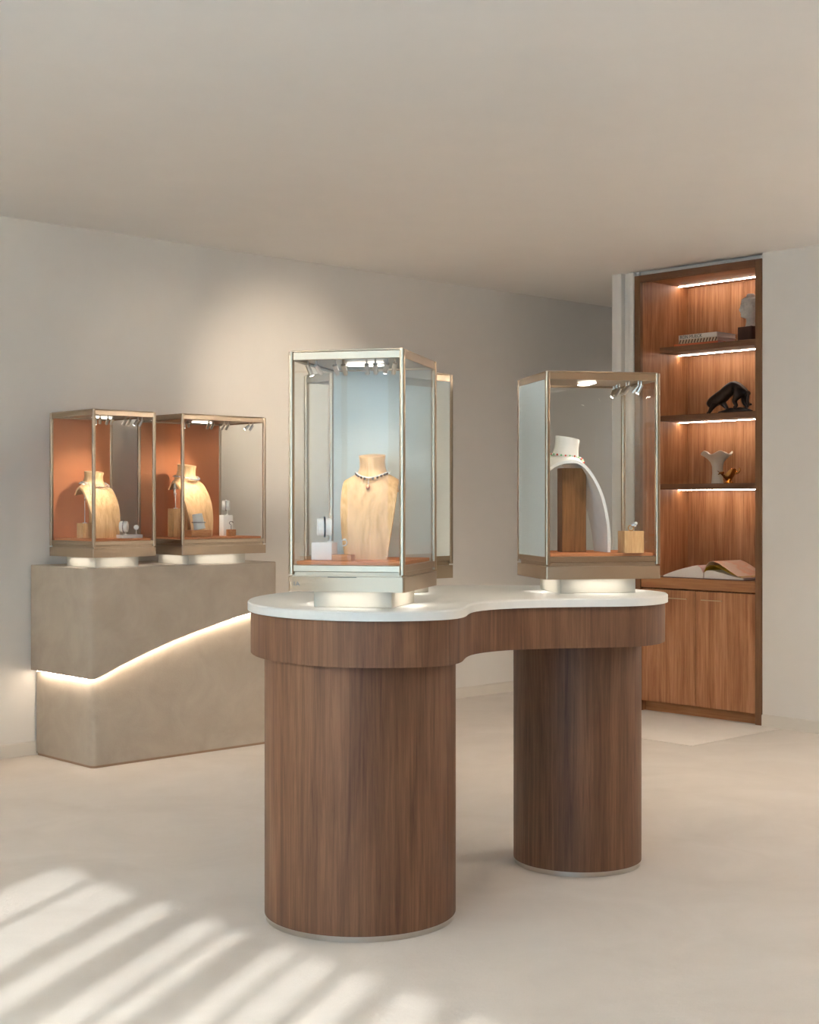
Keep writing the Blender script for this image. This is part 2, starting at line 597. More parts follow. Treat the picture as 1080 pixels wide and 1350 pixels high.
# added unseen uplights in wall troughs, put in to brighten the ceiling
def cove(name, label, loc, rotz, L, power, col):
    r = thing('added_cove_light', label, 'ceiling light', loc, rotz)
    MB().b((-L / 2, -0.10, 0), (L / 2, 0, 0.012)).b((-L / 2, -0.10, 0.012), (L / 2, -0.088, 0.06)).build('trough', M['wall'], r)
    d = bpy.data.lights.new('added_cove_lamp', 'AREA')
    d.shape = 'RECTANGLE'
    d.size, d.size_y = L - 0.1, 0.05
    d.energy = power
    d.color = col
    o = bpy.data.objects.new('added_cove_lamp', d)
    COL.objects.link(o)
    o.parent = r
    o.location = (0, -0.045, 0.03)
    o.rotation_euler = (PI, 0, 0)
cove('added_cove_light', 'added uplight trough filling the ceiling from the right hand wall outside the picture', (XR, -6.3, 2.42), -PI / 2, 4.4, 165, (0.95, 0.94, 0.94))
cove('added_cove_light', 'added unseen uplight trough filling the ceiling from the wall beside the shop window', (XL, -2.3, 2.42), PI / 2, 3.6, 380, (0.74, 0.88, 1.0))

# ================================================================ kidney table
def kidney_table():
    ctrl = [(-0.779, 0.003), (-0.807, -0.182), (-0.782, -0.32), (-0.727, -0.416), (-0.66, -0.482), (-0.60, -0.520), (-0.532, -0.546), (-0.461, -0.546),
            (-0.381, -0.507), (-0.303, -0.443), (-0.218, -0.388), (-0.133, -0.366), (-0.043, -0.369), (0.042, -0.396), (0.134, -0.444), (0.222, -0.504), (0.298, -0.556),
            (0.386, -0.592), (0.488, -0.587), (0.592, -0.542), (0.674, -0.474), (0.727, -0.386), (0.757, -0.275), (0.758, -0.124), (0.724, 0.024),
            (0.661, 0.145), (0.543, 0.285), (0.396, 0.392), (0.188, 0.478), (-0.03, 0.502), (-0.22, 0.486), (-0.349, 0.448), (-0.461, 0.390), (-0.575, 0.306), (-0.69, 0.175)]
    loop = smooth_loop(catmull(ctrl, 6), 6)
    t = thing('kidney_table', 'walnut kidney shaped island table with a white stone top on two drum legs', 'table', (-1.8, -3.2, 0))
    MB().prism(loop, 0.957, 0.985, 0.004).build('stone_top', M['stone_top'], t)
    ap = offset_loop(loop, -0.010)
    o = MB().prism(ap, 0.820, 0.957).build('apron', M['table_wood'], t)
    for x, y, r in ((-2.283, -3.342, 0.302), (-1.263, -3.379, 0.231)):
        lx, ly = x + 1.8, y + 3.2
        leg = MB().cyl((0, 0), r, 0.018, 0.821, 96).build('drum_leg', M['table_wood'], t, (lx, ly, 0))
        MB().cyl((0, 0), r - 0.004, 0.0, 0.018, 96).build('metal_rim', M['steel'], leg)
    return t
kidney_table()

# ================================================================ consoles
def fcurve(x, pts):
    if x <= pts[0][0]: return pts[0][1]
    if x >= pts[-1][0]: return pts[-1][1]
    for (a, za), (b_, zb) in zip(pts, pts[1:]):
        if x <= b_:
            q = (x - a) / (b_ - a)
            return za + (zb - za) * q

SC = [(-1.61, .443), (-1.585, .4435), (-1.56, .449), (-1.52, .464), (-1.452, .494), (-1.314, .543), (-1.171, .590), (-1.027, .630), (-0.875, .667), (-0.75, .695), (-0.635, .716), (-0.5, .738), (-0.40, .752)]

def rounded_plan(x0, x1, y0, y1, r, n=6, step=0.03):
    """CCW rectangle outline; front corners (y0) rounded; sampled densely along x"""
    pts = []
    k = int((x1 - x0 - 2 * r) / step)
    for i in range(n + 1):                      # front-left corner
        a = PI + (PI / 2) * i / n
        pts.append((x0 + r + r * math.cos(a), y0 + r + r * math.sin(a)))
    for i in range(1, k):
        pts.append((x0 + r + (x1 - x0 - 2 * r) * i / k, y0))
    for i in range(n + 1):
        a = -PI / 2 + (PI / 2) * i / n
        pts.append((x1 - r + r * math.cos(a), y0 + r + r * math.sin(a)))
    for i in range(k + 1):
        pts.append((x1 - (x1 - x0) * i / k, y1))
    return pts

def console(x_shift, label):
    c = thing('console_plinth', label, 'console', (x_shift, 0, 0))
    SX = [(a, z) for a, z in SC]
    up = rounded_plan(-1.61, -0.45, -0.60, -0.02, 0.03)
    MB().rings([[(x, y, fcurve(x, SX)) for x, y in up], [(x, y, 0.981) for x, y in up], [(x, y, 0.985) for x, y in offset_loop(up, -0.003)]]).build('upper_block', M['plaster'], c)
    lo = rounded_plan(-1.578, -0.482, -0.565, -0.02, 0.028)
    MB().rings([[(x, y, 0.012) for x, y in lo], [(x, y, fcurve(x, SX) - 0.018) for x, y in lo]]).build('lower_block', M['plaster'], c)
    ft = rounded_plan(-1.575, -0.485, -0.562, -0.03, 0.027)
    MB().rings([[(x, y, 0.0) for x, y in ft], [(x, y, 0.014) for x, y in ft]]).build('plinth_foot', M['foot_bronze'], c)
    core = rounded_plan(-1.568, -0.492, -0.555, -0.03, 0.026)
    MB().rings([[(x, y, fcurve(x, SX) - 0.019) for x, y in core], [(x, y, fcurve(x, SX) - 0.0005) for x, y in core]]).build('shadow_core', M['plaster'], c)
    def path(d):
        x0, x1, y0 = -1.568 - d, -0.492 + d, -0.555 - d
        q = rounded_plan(x0, x1, y0, -0.03, 0.026 + d)
        front = [p for p in q if p[1] < -0.031]
        return [(x0, -0.06)] + front + [(x1, -0.06)]
    l1, l2 = path(0.020), path(0.030)
    MB().rings([[(x, y, fcurve(x, SX) - dz) for x, y in l] for l, dz in ((l2, .004), (l2, .0006), (l1, .0006), (l1, .004), (l2, .004))], False, False, False).build('light_strip', M['led_gap'], c)
    return c
console(0.0, 'sand plaster console in two blocks with a glowing curved gap')
console(-2.35, 'second sand plaster console further left along the back wall, outside the picture')

# ================================================================ display cases
CASE_DECK = 0.142

def display_case(label, W, D, loc, rotz, panel, spots, number=False, lamps=True, power=2.9):
    c = thing('display_case', label, 'display case', loc, rotz, 'glass jewellery display cases')
    hw, hd = W / 2, D / 2
    pw, pd = W * 0.34, D * 0.33
    MB().b((-pw, -pd, 0), (pw, pd, 0.052), 0.002, 1).build('pedestal', M['pedestal'], c)
    # light strip around the pedestal under the base
    g = 0.032
    for s in (-1, 1):
        mb = MB()
        mb.b((-pw * .66, s * (pd + g) - 0.004, 0.0515), (pw * .66, s * (pd + g) + 0.004, 0.0519))
        mb.build('under_light', M['led_under'], c)
        mb = MB()
        mb.b((s * (pw + g) - 0.004, -pd * .66, 0.0515), (s * (pw + g) + 0.004, pd * .66, 0.0519))
        mb.build('under_light', M['led_under'], c)
    base = MB().b((-hw, -hd, 0.052), (hw, hd, 0.097), 0.007, 3, True).build('base_box', M['metal_base'], c)
    if number:
        text_mesh('number', '1A', 0.019, M['text_grey'], base, (-hw + 0.026, -hd - 0.0004, 0.0735), (PI / 2, 0, 0))
        MB().b((-hw + 0.125, -hd - 0.0006, 0.0945), (-hw + 0.215, -hd + 0.002, 0.0965)).build('drawer_slot', M['black'], base)
    MB().b((-hw + .012, -hd + .012, 0.097), (hw - .012, hd - .012, 0.111)).build('reveal', M['metal_base'], c)
    fr = 0.017
    for s in (-1, 1):
        MB().b((-hw + .004, s * (hd - .003) - fr / 2 * (1 + s) + (0 if s > 0 else 0), 0.111), (hw - .004, s * (hd - .003) + fr / 2 * (1 - s), 0.131), 0.0015, 1).build('lower_rail', M['metal'], c)
        MB().b((s * (hw - .003) - fr / 2 * (1 + s), -hd + .004, 0.111), (s * (hw - .003) + fr / 2 * (1 - s), hd - .004, 0.131), 0.0015, 1).build('lower_rail', M['metal'], c)
        MB().b((-hw + .004, s * (hd - .003) - fr / 2 * (1 + s), 0.746), (hw - .004, s * (hd - .003) + fr / 2 * (1 - s), 0.770), 0.0015, 1).build('upper_rail', M['metal'], c)
        MB().b((s * (hw - .003) - fr / 2 * (1 + s), -hd + .004, 0.746), (s * (hw - .003) + fr / 2 * (1 - s), hd - .004, 0.770), 0.0015, 1).build('upper_rail', M['metal'], c)
    for sx in (-1, 1):
        for sy in (-1, 1):
            MB().b((sx * hw - fr / 2 * (1 + sx), sy * hd - fr / 2 * (1 + sy), 0.103), (sx * hw + fr / 2 * (1 - sx), sy * hd + fr / 2 * (1 - sy), 0.772), 0.006, 3, True).build('post', M['metal'], c)
    MB().b((-hw + .006, -hd + .006, 0.770), (hw - .006, hd - .006, 0.776), 0.004, 2).build('lid', M['metal'], c)
    MB().b((-hw + .019, -hd + .019, 0.752), (hw - .019, hd - .019, 0.764)).build('case_ceiling', M['metal_base'], c)
    MB().b((-hw + .020, -hd + .020, 0.113), (hw - .020, hd - .020, CASE_DECK), 0.0015, 1).build('deck', M['deck_orange'], c)
    # panes and the covered back panel
    MB().b((-hw + .015, -hd + .006, 0.129), (hw - .015, -hd + .010, 0.748)).build('front_pane', M['glass'], c)
    for s in (-1, 1):
        MB().b((s * (hw - .008) - .002, -hd + .015, 0.129), (s * (hw - .008) + .002, hd - .015, 0.748)).build('side_pane', M['glass'], c)
    MB().b((-hw + .015, hd - .014, 0.129), (hw - .015, hd - .004, 0.748)).build('back_panel', panel, c)
    # plaited ring light
    mb = MB()
    for k, (cx_, ph) in enumerate(((-0.036, 0), (-0.012, 0), (0.012, 0), (0.036, 0))):
        mb.tube([(cx_ + 0.022 * math.cos(2 * PI * i / 20), 0.02 * math.sin(2 * PI * i / 20), 0.7475 - 0.0006 * k) for i in range(20)], 0.0022, 6, closed=True)
    mb.build('ring_light', M['led_case'], c)
    # little spotlights hanging from the case ceiling
    for i, (x, y, tx, ty, on) in enumerate(spots):
        d = Vector((tx, ty, 0.30)) - Vector((x, y, 0.735))
        d.normalize()
        j = Vector((x, y, 0.732))
        e = j + d * 0.030
        sp = MB().tube([(x, y, 0.752), j], 0.0028, 8).tube([j - d * 0.004, e], 0.0072, 12).build('spotlight', M['steel'], c)
        MB().tube([e - d * 0.0005, e + d * 0.0018], 0.0060, 12).build('lens', M['led_lens'] if on else M['steel'], sp)
        if lamps and on:
            spot_lamp('spotlight_lamp', c, e + d * 0.004, (tx, ty, 0.30), power * (1.0 if i else 1.3), 66 if i else 40, 1.0, (1.0, 0.90, 0.76), 0.006)
    return c

def spot_set(W, D):
    hw, hd = W / 2, D / 2
    left, right = (-hw + .09, hd), (hw - .09, hd)
    return [(-hw + .045, -hd + .055) + (0.0, 0.02) + (True,), (-hw + .072, -hd + .055) + right + (False,),
            (-0.055, -hd + .07) + (0, hd) + (False,), (-0.028, -hd + .07) + (0, hd) + (False,),
            (0.045, -hd + .07) + (0, hd) + (False,), (0.072, -hd + .07) + (0, hd) + (False,),
            (hw - .07, -hd + .06) + left + (True,), (hw - .045, -hd + .06) + (0, 0.05) + (False,)]

TT = 0.985
display_case('champagne framed glass case numbered 1A with a white panel at the front of the table', 0.362, 0.42, (-2.318, -3.404, TT), math.radians(-57.8), M['white_fabric'], spot_set(.362, .42), True)
display_case('champagne framed glass case on the right lobe of the table holding a white bust', 0.362, 0.42, (-1.272, -3.432, TT), math.radians(58.2), M['white_fabric'], spot_set(.362, .42), power=8.0)
display_case('empty glass case at the back of the table, half hidden by case 1A', 0.362, 0.40, (-1.857, -2.957, TT), math.radians(180), M['white_fabric'], spot_set(.362, .40)[:1], lamps=False)
display_case('narrow terracotta backed glass case on the left end of the plaster console', 0.362, 0.42, (-1.44, -0.435, TT), 0, M['terracotta'], spot_set(.362, .42), power=9.0)
display_case('wide terracotta backed glass case on the right end of the plaster console', 0.54, 0.42, (-0.834, -0.435, TT), 0, M['terracotta'], spot_set(.54, .42), power=12.0)
display_case('terracotta backed glass case on the console outside the picture to the left', 0.54, 0.42, (-3.2, -0.435, TT), 0, M['terracotta'], spot_set(.54, .42)[:1], lamps=False)

# ================================================================ busts
def bust(label, loc, rotz, H, mat, w0, w1, group='necklace busts', support=None, reach=0.15, lip=0.075, nk=1.0, dr=1.0, bf=1.0):
    """front foot at the origin, chest faces -y, shoulders arch back (+y)"""
    r = thing('necklace_bust', label, 'bust stand', loc, rotz, group)
    s = H / 0.415
    prof = [(0.0, 0.0), (0.003, 0.06), (0.010, 0.117), (0.028, 0.198), (0.053, 0.262), (0.082, 0.312), (0.112, 0.340), (0.145, 0.349), (0.175, 0.340), (0.197, 0.316), (0.208, 0.285), (0.212, 0.349 - lip)]
    prof = [(y * s * reach / 0.15, z * s) for y, z in prof]
    ya = prof[7][0]
    prof = [(y if i < 8 else ya + (y - ya) * bf, z) for i, (y, z) in enumerate(prof)]
    wid = [w0, w0 * 1.12, w0 * 1.22, w0 * 1.32, w1, w1 * 1.0, w1 * .97, w1 * .93, w1 * .90, w1 * .88, w1 * .87, w1 * .87]
    droop = [0, 0, 0.002, 0.006, 0.012, 0.022, 0.032, 0.036, 0.036, 0.03, 0.024, 0.02]
    # refine along the arc
    def lerp_list(l, t):
        i = min(int(t), len(l) - 2)
        f = t - i
        p0, p1, p2, p3 = l[max(i - 1, 0)], l[i], l[i + 1], l[min(i + 2, len(l) - 1)]
        def cr(a, b_, c_, d):
            return 0.5 * (2 * b_ + (c_ - a) * f + (2 * a - 5 * b_ + 4 * c_ - d) * f * f + (3 * b_ - a - 3 * c_ + d) * f ** 3)
        if isinstance(p0, tuple):
            return tuple(cr(*q) for q in zip(p0, p1, p2, p3))
        return cr(p0, p1, p2, p3)
    NU, NV = 44, 16
    th = 0.011 * (s ** 0.5)
    rows_o, rows_i = [], []
    for u in range(NU + 1):
        t = (len(prof) - 1) * u / NU
        y, z = lerp_list(prof, t)
        y2, z2 = lerp_list(prof, min(t + 0.05, len(prof) - 1))
        y1, z1 = lerp_list(prof, max(t - 0.05, 0))
        tg = Vector((0, y2 - y1, z2 - z1)).normalized()
        nrm = Vector((0, -tg.z, tg.y))
        w = lerp_list(wid, t)
        dp = lerp_list(droop, t) * s * dr
        ro, ri = [], []
        for v in range(NV + 1):
            q = -1 + 2 * v / NV
            p = Vector((q * w, y, z)) - nrm * (dp * q * q)
            ro.append(p)
            ri.append(p - nrm * th)
        rows_o.append(ro)
        rows_i.append(ri)
    rings = []
    for ro, ri in zip(rows_o, rows_i):
        rings.append(ro + list(reversed(ri)))
    mb = MB().rings(rings)
    # neck, leaning forward
    ny, nz = 0.138 * s * reach / .15, 0.335 * s
    nr = []
    for k, (dz, a, b_, dy) in enumerate(((-0.02, 0.060, 0.056, 0.0), (0.0, 0.054, 0.050, 0.0), (0.014, 0.048, 0.046, -0.002), (0.03, 0.044, 0.043, -0.004), (0.05, 0.043, 0.042, -0.006), (0.07, 0.046, 0.044, -0.008), (0.073, 0.0455, 0.0435, -0.008))):
        nr.append([(a * s * nk * math.cos(2 * PI * i / 32), ny + dy * s + b_ * s * nk * math.sin(2 * PI * i / 32), nz + dz * s + 0.008 * s * math.sin(2 * PI * i / 32) * (dz > 0)) for i in range(32)])
    mb.rings(nr)
    mb.build('bust_body', mat, r)
    if support:
        m, (x0, y0, x1, y1, z1) = support
        MB().b((x0, y0, 0), (x1, y1, z1), 0.002, 1).build('support_block', m, r)
    return r, s, reach, nk

def bust_ring_pts(s, reach, nk, drop=0.0, n=40, scale=1.0, front=0.0):
    """points of a loop lying round the neck base, sagging over the chest"""
    pts = []
    ny, nz = 0.138 * s * reach / .15, 0.337 * s
    for i in range(n):
        a = 2 * PI * i / n
        f = max(0.0, -math.sin(a))
        x = 0.056 * s * nk * scale * math.cos(a)
        y = ny + 0.056 * s * nk * scale * math.sin(a) - f * (0.012 * s + front)
        z = nz + 0.014 * s - f * f * (0.026 * s + drop) - (abs(math.cos(a)) ** 2) * 0.008 * s
        pts.append((x, y, z))
    return pts

def necklace(name, label, bust_info, loc, rotz, kind):
    r, s, reach, nk = bust_info
    n = thing(name, label, 'necklace', loc, rotz)
    if kind == 'pendant':
        pts = bust_ring_pts(s, reach, nk, 0.004, 48)
        MB().tube(pts, 0.0021, 6, closed=True).build('chain', M['chain_white'], n)
        for i in range(26, 47, 2):
            p = pts[i]
            if i == 36: continue
            MB().ball((p[0], p[1] - 0.001, p[2] - 0.004), 0.0044, 8, 6).build('bead', M['gem_brown'], n)
        p = pts[36]
        pen = MB().ball((p[0] - 0.001, p[1] - 0.007, p[2] - 0.030), 0.0085, 12, 8, (0.8, 0.6, 1.0)).build('pendant', M['gold_rose'], n)
        MB().tube([(p[0], p[1] - 0.001, p[2] - 0.002), (p[0], p[1] - 0.006, p[2] - 0.023)], 0.0009, 6).build('pendant_wire', M['silver'], pen)
    elif kind == 'collar':
        pts = bust_ring_pts(s, reach, nk, 0.0, 48)
        mb = MB()
        for p in pts:
            mb.ball(p, 0.0042, 8, 6)
        mb.build('stone_band', M['silver_gem'], n)
        pts = bust_ring_pts(s, reach, nk, 0.001, 48, 1.09)
        mb = MB()
        for p in pts:
            mb.ball((p[0], p[1], p[2] - 0.003), 0.003, 6, 5)
        mb.build('lower_band', M['silver_gem'], n)
    elif kind == 'strands':
        for k, (sc_, dr) in enumerate(((1.0, 0.0), (1.1, 0.006), (1.2, 0.013))):
            pts = bust_ring_pts(s, reach, nk, dr, 48, sc_, 0.003 * k)
            mb = MB()
            for p in pts:
                mb.ball((p[0], p[1], p[2] - 0.004 * k), 0.0026, 6, 5)
            mb.build('strand', M['silver_gem'], n)
        p = Vector(bust_ring_pts(s, reach, nk, 0.013, 48, 1.2)[29])
        mb = MB()
        for i in range(7):
            mb.ball((p.x - 0.001 * i, p.y - 0.0025 * i - 0.002, p.z - 0.0075 * i - 0.006), 0.0028, 6, 5)
        mb.build('drop', M['silver_gem'], n)
    elif kind == 'beads':
        pts = bust_ring_pts(s, reach, nk, 0.0, 44, 0.97)
        cols = [M['bead_red'], M['bead_white'], M['bead_green'], M['bead_white']]
        for i, p in enumerate(pts):
            MB().ball(p, 0.0036, 8, 6).build('bead', cols[i % 4], n)
        # long drop down the chest
        ch = [(0.0, 0.078, 0.318), (0.0, 0.066, 0.300), (0.0, 0.055, 0.282), (0.0, 0.046, 0.264), (0.0, 0.040, 0.250)]
        for i, (x, y_, z) in enumerate(ch):
            MB().ball((x, (y_ - 0.006) * s * reach / .15, z * s + 0.003), 0.0046, 8, 6).build('bead', [M['bead_red'], M['bead_red'], M['bead_white'], M['bead_white'], M['bead_green']][i], n)
        MB().ball((0, 0.026 * s * reach / .15 - 0.004, 0.207 * s), 0.008, 10, 8, (0.8, 0.5, 1.3)).build('pendant', M['bead_white'], n)
        MB().ball((0, 0.049 * s * reach / .15 - 0.006, 0.262 * s), 0.010, 10, 8, (0.9, 0.5, 1.3)).build('pendant', M['silver_gem'], n)
    return n

M['chain_white'] = plain('chain_silver', srgb(230, 228, 224), 0.4, metal=0.25, var=0.05, scale=300)
M['gem_brown'] = plain('smoky_gem', srgb(120, 104, 96), 0.2, metal=0.4, var=0.1, scale=60)
M['gold_rose'] = plain('rose_gold', srgb(206, 142, 112), 0.25, metal=0.8, var=0.05, scale=60)
M['silver_gem'] = plain('diamond_silver', srgb(214, 218, 224), 0.15, metal=0.75, var=0.12, scale=300)
M['bead_red'] = plain('coral_bead', srgb(206, 74, 48), 0.3, var=0.05, scale=60)
M['bead_white'] = plain('white_bead', srgb(236, 234, 228), 0.3, var=0.03, scale=60)
M['bead_green'] = plain('green_bead', srgb(120, 190, 130), 0.3, var=0.05, scale=60)

ZD = TT + CASE_DECK
b1 = bust('light oak necklace bust in the front case 1A', (-2.354, -3.446, ZD), math.radians(-53.5), 0.330, M['oak'], 0.065, 0.088, support=(M['oak_block'], (-0.02, 0.06, 0.02, 0.12, 0.245)), nk=1.15)
necklace('necklace', 'silver necklace with dark beads and rose gold drop on the bust in case 1A', b1, (-2.354, -3.446, ZD), math.radians(-53.5), 'pendant')
b2 = bust('white leather necklace bust over a walnut block in the right table case', (-1.227, -3.472, ZD), math.radians(58.2), 0.415, M['white_disp'], 0.075, 0.10, support=(M['prop_walnut'], (-0.030, 0.075, 0.030, 0.165, 0.300)), reach=0.157, lip=0.17, dr=0.6, bf=1.6)
necklace('necklace', 'coral, green and white bead necklace on the white bust', b2, (-1.227, -3.472, ZD), math.radians(58.2), 'beads')
b3 = bust('light oak necklace bust in the narrow console case', (-1.431, -0.470, ZD), math.radians(4), 0.340, M['oak'], 0.068, 0.090, support=(M['oak_block'], (-0.024, 0.08, 0.024, 0.13, 0.25)), reach=0.165, nk=1.32)
necklace('necklace', 'three strand diamond necklace with a drop on the bust in the narrow console case', b3, (-1.431, -0.470, ZD), math.radians(4), 'strands')
b4 = bust('light oak necklace bust in the wide console case', (-0.862, -0.480, ZD), math.radians(8), 0.385, M['oak'], 0.072, 0.092, support=(M['oak_block'], (-0.024, 0.09, 0.024, 0.15, 0.28)), reach=0.15, nk=1.2)
necklace('necklace', 'silver collar necklace on the oak bust in the wide console case', b4, (-0.862, -0.480, ZD), math.radians(8), 'collar')

# ================================================================ small display props
def block(name, label, loc, rotz, size, mat, cat='display block', bev=0.002):
    o = MB().b((-size[0] / 2, -size[1] / 2, 0), (size[0] / 2, size[1] / 2, size[2]), bev, 2).build(name, mat, None, loc, rotz)
    return tag(o, label, cat)

def cuff_stand(label, loc, rotz, r=0.027, L=0.045, h=0.045, off=0.0):
    t = thing('cuff_stand', label, 'bracelet stand', loc, rotz)
    MB().tube([(-L / 2, 0, h + r), (-L / 2 + 0.003, 0, h + r), (L / 2 - 0.003, 0, h + r), (L / 2, 0, h + r)], [r - 0.003, r, r, r - 0.003], 28).build('roll', M['white_disp'], t)
    MB().tube([(off, 0.0, h + 0.003), (off, 0.0, 0.006), (off - 0.004, -0.004, 0.001)], 0.0022, 8).build('stem', M['white_disp'], t)
    MB().cyl((off, 0), 0.009, 0.0, 0.003, 16).build('foot', M['white_disp'], t)
    return t

def bracelet(label, loc, rotz, r, zc, mat, n=28, axis='x', size=0.0042, dots=None):
    t = thing('bracelet', label, 'bracelet', loc, rotz)
    mb = MB()
    pts = []
    for i in range(n):
        a = 2 * PI * i / n
        if axis == 'x':
            pts.append((0, r * math.cos(a), zc + r * math.sin(a)))
        else:
            pts.append((r * math.cos(a), r * math.sin(a), zc))
    mb.tube(pts, size * 0.55, 6, closed=True)
    mb.build('band', M['silver'], t)
    mb = MB()
    for p in pts:
        c = Vector((0, 0, zc))
        q = c + (Vector(p) - c) * 1.03
        mb.ball(q, size * 0.8, 6, 5)
    mb.build('stones', mat, t)['kind'] = 'stuff'
    return t

C1 = math.radians(-57.8)
block('display_block', 'white block in case 1A carrying a bracelet roll', (-2.438, -3.350, ZD), C1, (0.066, 0.060, 0.054), M['white_block'])
cuff_stand('white bracelet roll on a stem on the white block in case 1A', (-2.438, -3.350, ZD + 0.054), C1 + 0.35, 0.027, 0.046, 0.020, 0.018)
bracelet('dark jewelled bracelet round the roll in case 1A', (-2.438, -3.350, ZD + 0.054), C1 + 0.35, 0.0285, 0.047, M['gem_dark'] if 'gem_dark' in M else M['black'], 30)
block('display_slab', 'low oak slab in front of the white block in case 1A', (-2.449, -3.452, ZD), C1, (0.062, 0.045, 0.019), M['oak_slab'])

def ring_on_stand(label, loc, rotz, h, mat, gem, lean=0.3, stem=True):
    t = thing('jewelled_ring', label, 'ring', loc, rotz)
    R = 0.0095
    mb = MB()
    mb.tube([(R * math.cos(2 * PI * i / 24), R * math.sin(2 * PI * i / 24) * math.sin(lean), h + R * math.sin(2 * PI * i / 24) * math.cos(lean)) for i in range(24)], 0.0017, 6, closed=True)
    mb.build('band', mat, t)
    MB().ball((0.003, -R * math.sin(lean) * .3, h + R * 1.02), 0.0046, 10, 6, (1.2, 1.0, 0.8)).build('gem', gem, t)
    if stem:
        MB().tube([(0, 0.002, 0.0), (0, 0.002, h)], 0.0016, 8).build('clear_stem', M['acrylic'], t)
    return t
ring_on_stand('silver ring on a clear stem above the oak slab in case 1A', (-2.444, -3.448, ZD + 0.019), C1, 0.035, M['silver'], M['bead_white'])

# right table case
C2 = math.radians(58.2)
block('display_block', 'light oak cube beside the white bust', (-1.255, -3.617, ZD), math.radians(-32), (0.072, 0.072, 0.077), M['oak_block'])
def cocktail_ring(label, loc, rotz):
    t = thing('jewelled_ring', label, 'ring', loc, rotz)
    R = 0.0095
    MB().tube([(R * math.cos(2 * PI * i / 24), 0, R + 0.001 + R * math.sin(2 * PI * i / 24)) for i in range(24)], 0.0018, 6, closed=True).build('band', M['gold'], t)
    MB().ball((0.010, 0, 0.020), 0.0085, 12, 8, (1.3, 0.9, 0.9)).build('gem', M['silver_gem'], t)
    MB().ball((0.018, 0, 0.027), 0.006, 10, 6).build('gem', M['bead_white'], t)
    return t
cocktail_ring('silver and gold ring lying on the oak cube beside the white bust', (-1.255, -3.617, ZD + 0.077), math.radians(-42))

# narrow console case
block('display_block', 'small oak block left of the bust in the narrow console case', (-1.512, -0.385, ZD), 0, (0.058, 0.058, 0.075), M['oak_block'])
def earring_tree(label, loc, rotz, h, hook=0.02, mat=None):
    t = thing('earring_stand', label, 'earring stand', loc, rotz)
    m = mat or M['white_disp']
    MB().cyl((0, 0), 0.011, 0, 0.003, 16).build('foot', m, t)
    pts = [(0, 0, 0.002), (0, 0, h * 0.55), (0, 0, h * 0.85)]
    for i in range(1, 7):
        a = PI * i / 6
        pts.append((-hook / 2 + hook / 2 * math.cos(a), 0, h * 0.85 + hook * 0.7 * math.sin(a)))
    MB().tube(pts, 0.0022, 8).build('stem', m, t)
    if hook > 0.015:
        MB().tube([(0, 0, h * 0.5), (0.010, 0, h * 0.60), (0.018, 0, h * 0.63)], 0.002, 8).build('side_arm', m, t)
    return t
earring_tree('thin hooked stand on the small oak block in the narrow console case', (-1.512, -0.385, ZD + 0.075), math.radians(45), 0.175, 0.012, M['silver'])
def earring(label, loc, rotz, n, size):
    t = thing('drop_earring', label, 'earring', loc, rotz)
    MB().ball((0, 0, 0), size * 1.4, 8, 6).build('stud', M['silver_gem'], t)
    mb = MB()
    for i in range(1, n):
        mb.ball((0.0006 * i, 0, -i * size * 1.9), size * (1.0 + 0.25 * math.sin(i)), 7, 5)
    mb.build('drop', M['silver_gem'], t)
    return t
earring('dangling diamond earring on the thin stand in the narrow console case', (-1.5205, -0.3935, ZD + 0.075 + 0.150), 0, 8, 0.0026)
block('display_slab', 'low white slab at the front right of the narrow console case', (-1.352, -0.545, ZD), math.radians(0), (0.118, 0.060, 0.018), M['white_block'])
cuff_stand('white bracelet roll at the left end of the white slab', (-1.385, -0.545, ZD + 0.018), math.radians(-45), 0.0265, 0.040, 0.014, 0.010)
bracelet('diamond bracelet round the roll on the white slab', (-1.385, -0.545, ZD + 0.018), math.radians(-45), 0.028, 0.0405, M['silver_gem'], 26)
def disc_stand(label, loc, rotz, r, h):
    t = thing('disc_stand', label, 'ring stand', loc, rotz)
    MB().tube([(0, -0.003, h), (0, 0.003, h)], r, 20).build('disc', M['white_disp'], t)
    MB().tube([(0, 0, 0), (0, 0, h - r * .6)], 0.0018, 8).build('stem', M['white_disp'], t)
    MB().cyl((0, 0), 0.008, 0, 0.002, 14).build('foot', M['white_disp'], t)
    return t
disc_stand('small round white stand at the right end of the white slab', (-1.312, -0.545, ZD + 0.018), math.radians(-45), 0.0125, 0.036)

# wide console case
block('display_block', 'tall oak block at the left of the wide console case', (-1.035, -0.485, ZD), 0, (0.058, 0.058, 0.148), M['oak_block'])
earring_tree('white branching earring stand on the tall oak block', (-1.035, -0.485, ZD + 0.148), math.radians(45), 0.125, 0.034)
earring('long diamond earring hanging from the white branching stand', (-1.059, -0.509, ZD + 0.148 + 0.101), 0, 6, 0.0046)
block('display_slab', 'long oak slab at the foot of the bust in the wide console case', (-0.955, -0.575, ZD), 0, (0.125, 0.062, 0.036), M['oak_slab'])
def bracelet_cone(label, loc, rotz):
    t = thing('bracelet_cone', label, 'bracelet stand', loc, rotz)
    tilt = Matrix.Rotation(math.radians(-10), 4, 'Y')
    mb = MB().lathe([(0.029, 0.004), (0.030, 0.006), (0.0265, 0.082), (0.0245, 0.085)], 28)
    for v in mb.bm.verts:
        v.co = tilt @ v.co
    mb.build('cone', M['white_disp'], t)
    return t
bracelet_cone('white tilted cone on the long oak slab', (-0.945, -0.575, ZD + 0.036), math.radians(-45))
bracelet('silver bangle slipped over the white cone', (-0.950, -0.570, ZD + 0.036), math.radians(-45), 0.0325, 0.040, M['silver_gem'], 30, 'z')
block('display_block', 'tall white block at the right of the wide console case', (-0.690, -0.455, ZD), 0, (0.062, 0.040, 0.112), M['white_disp'])
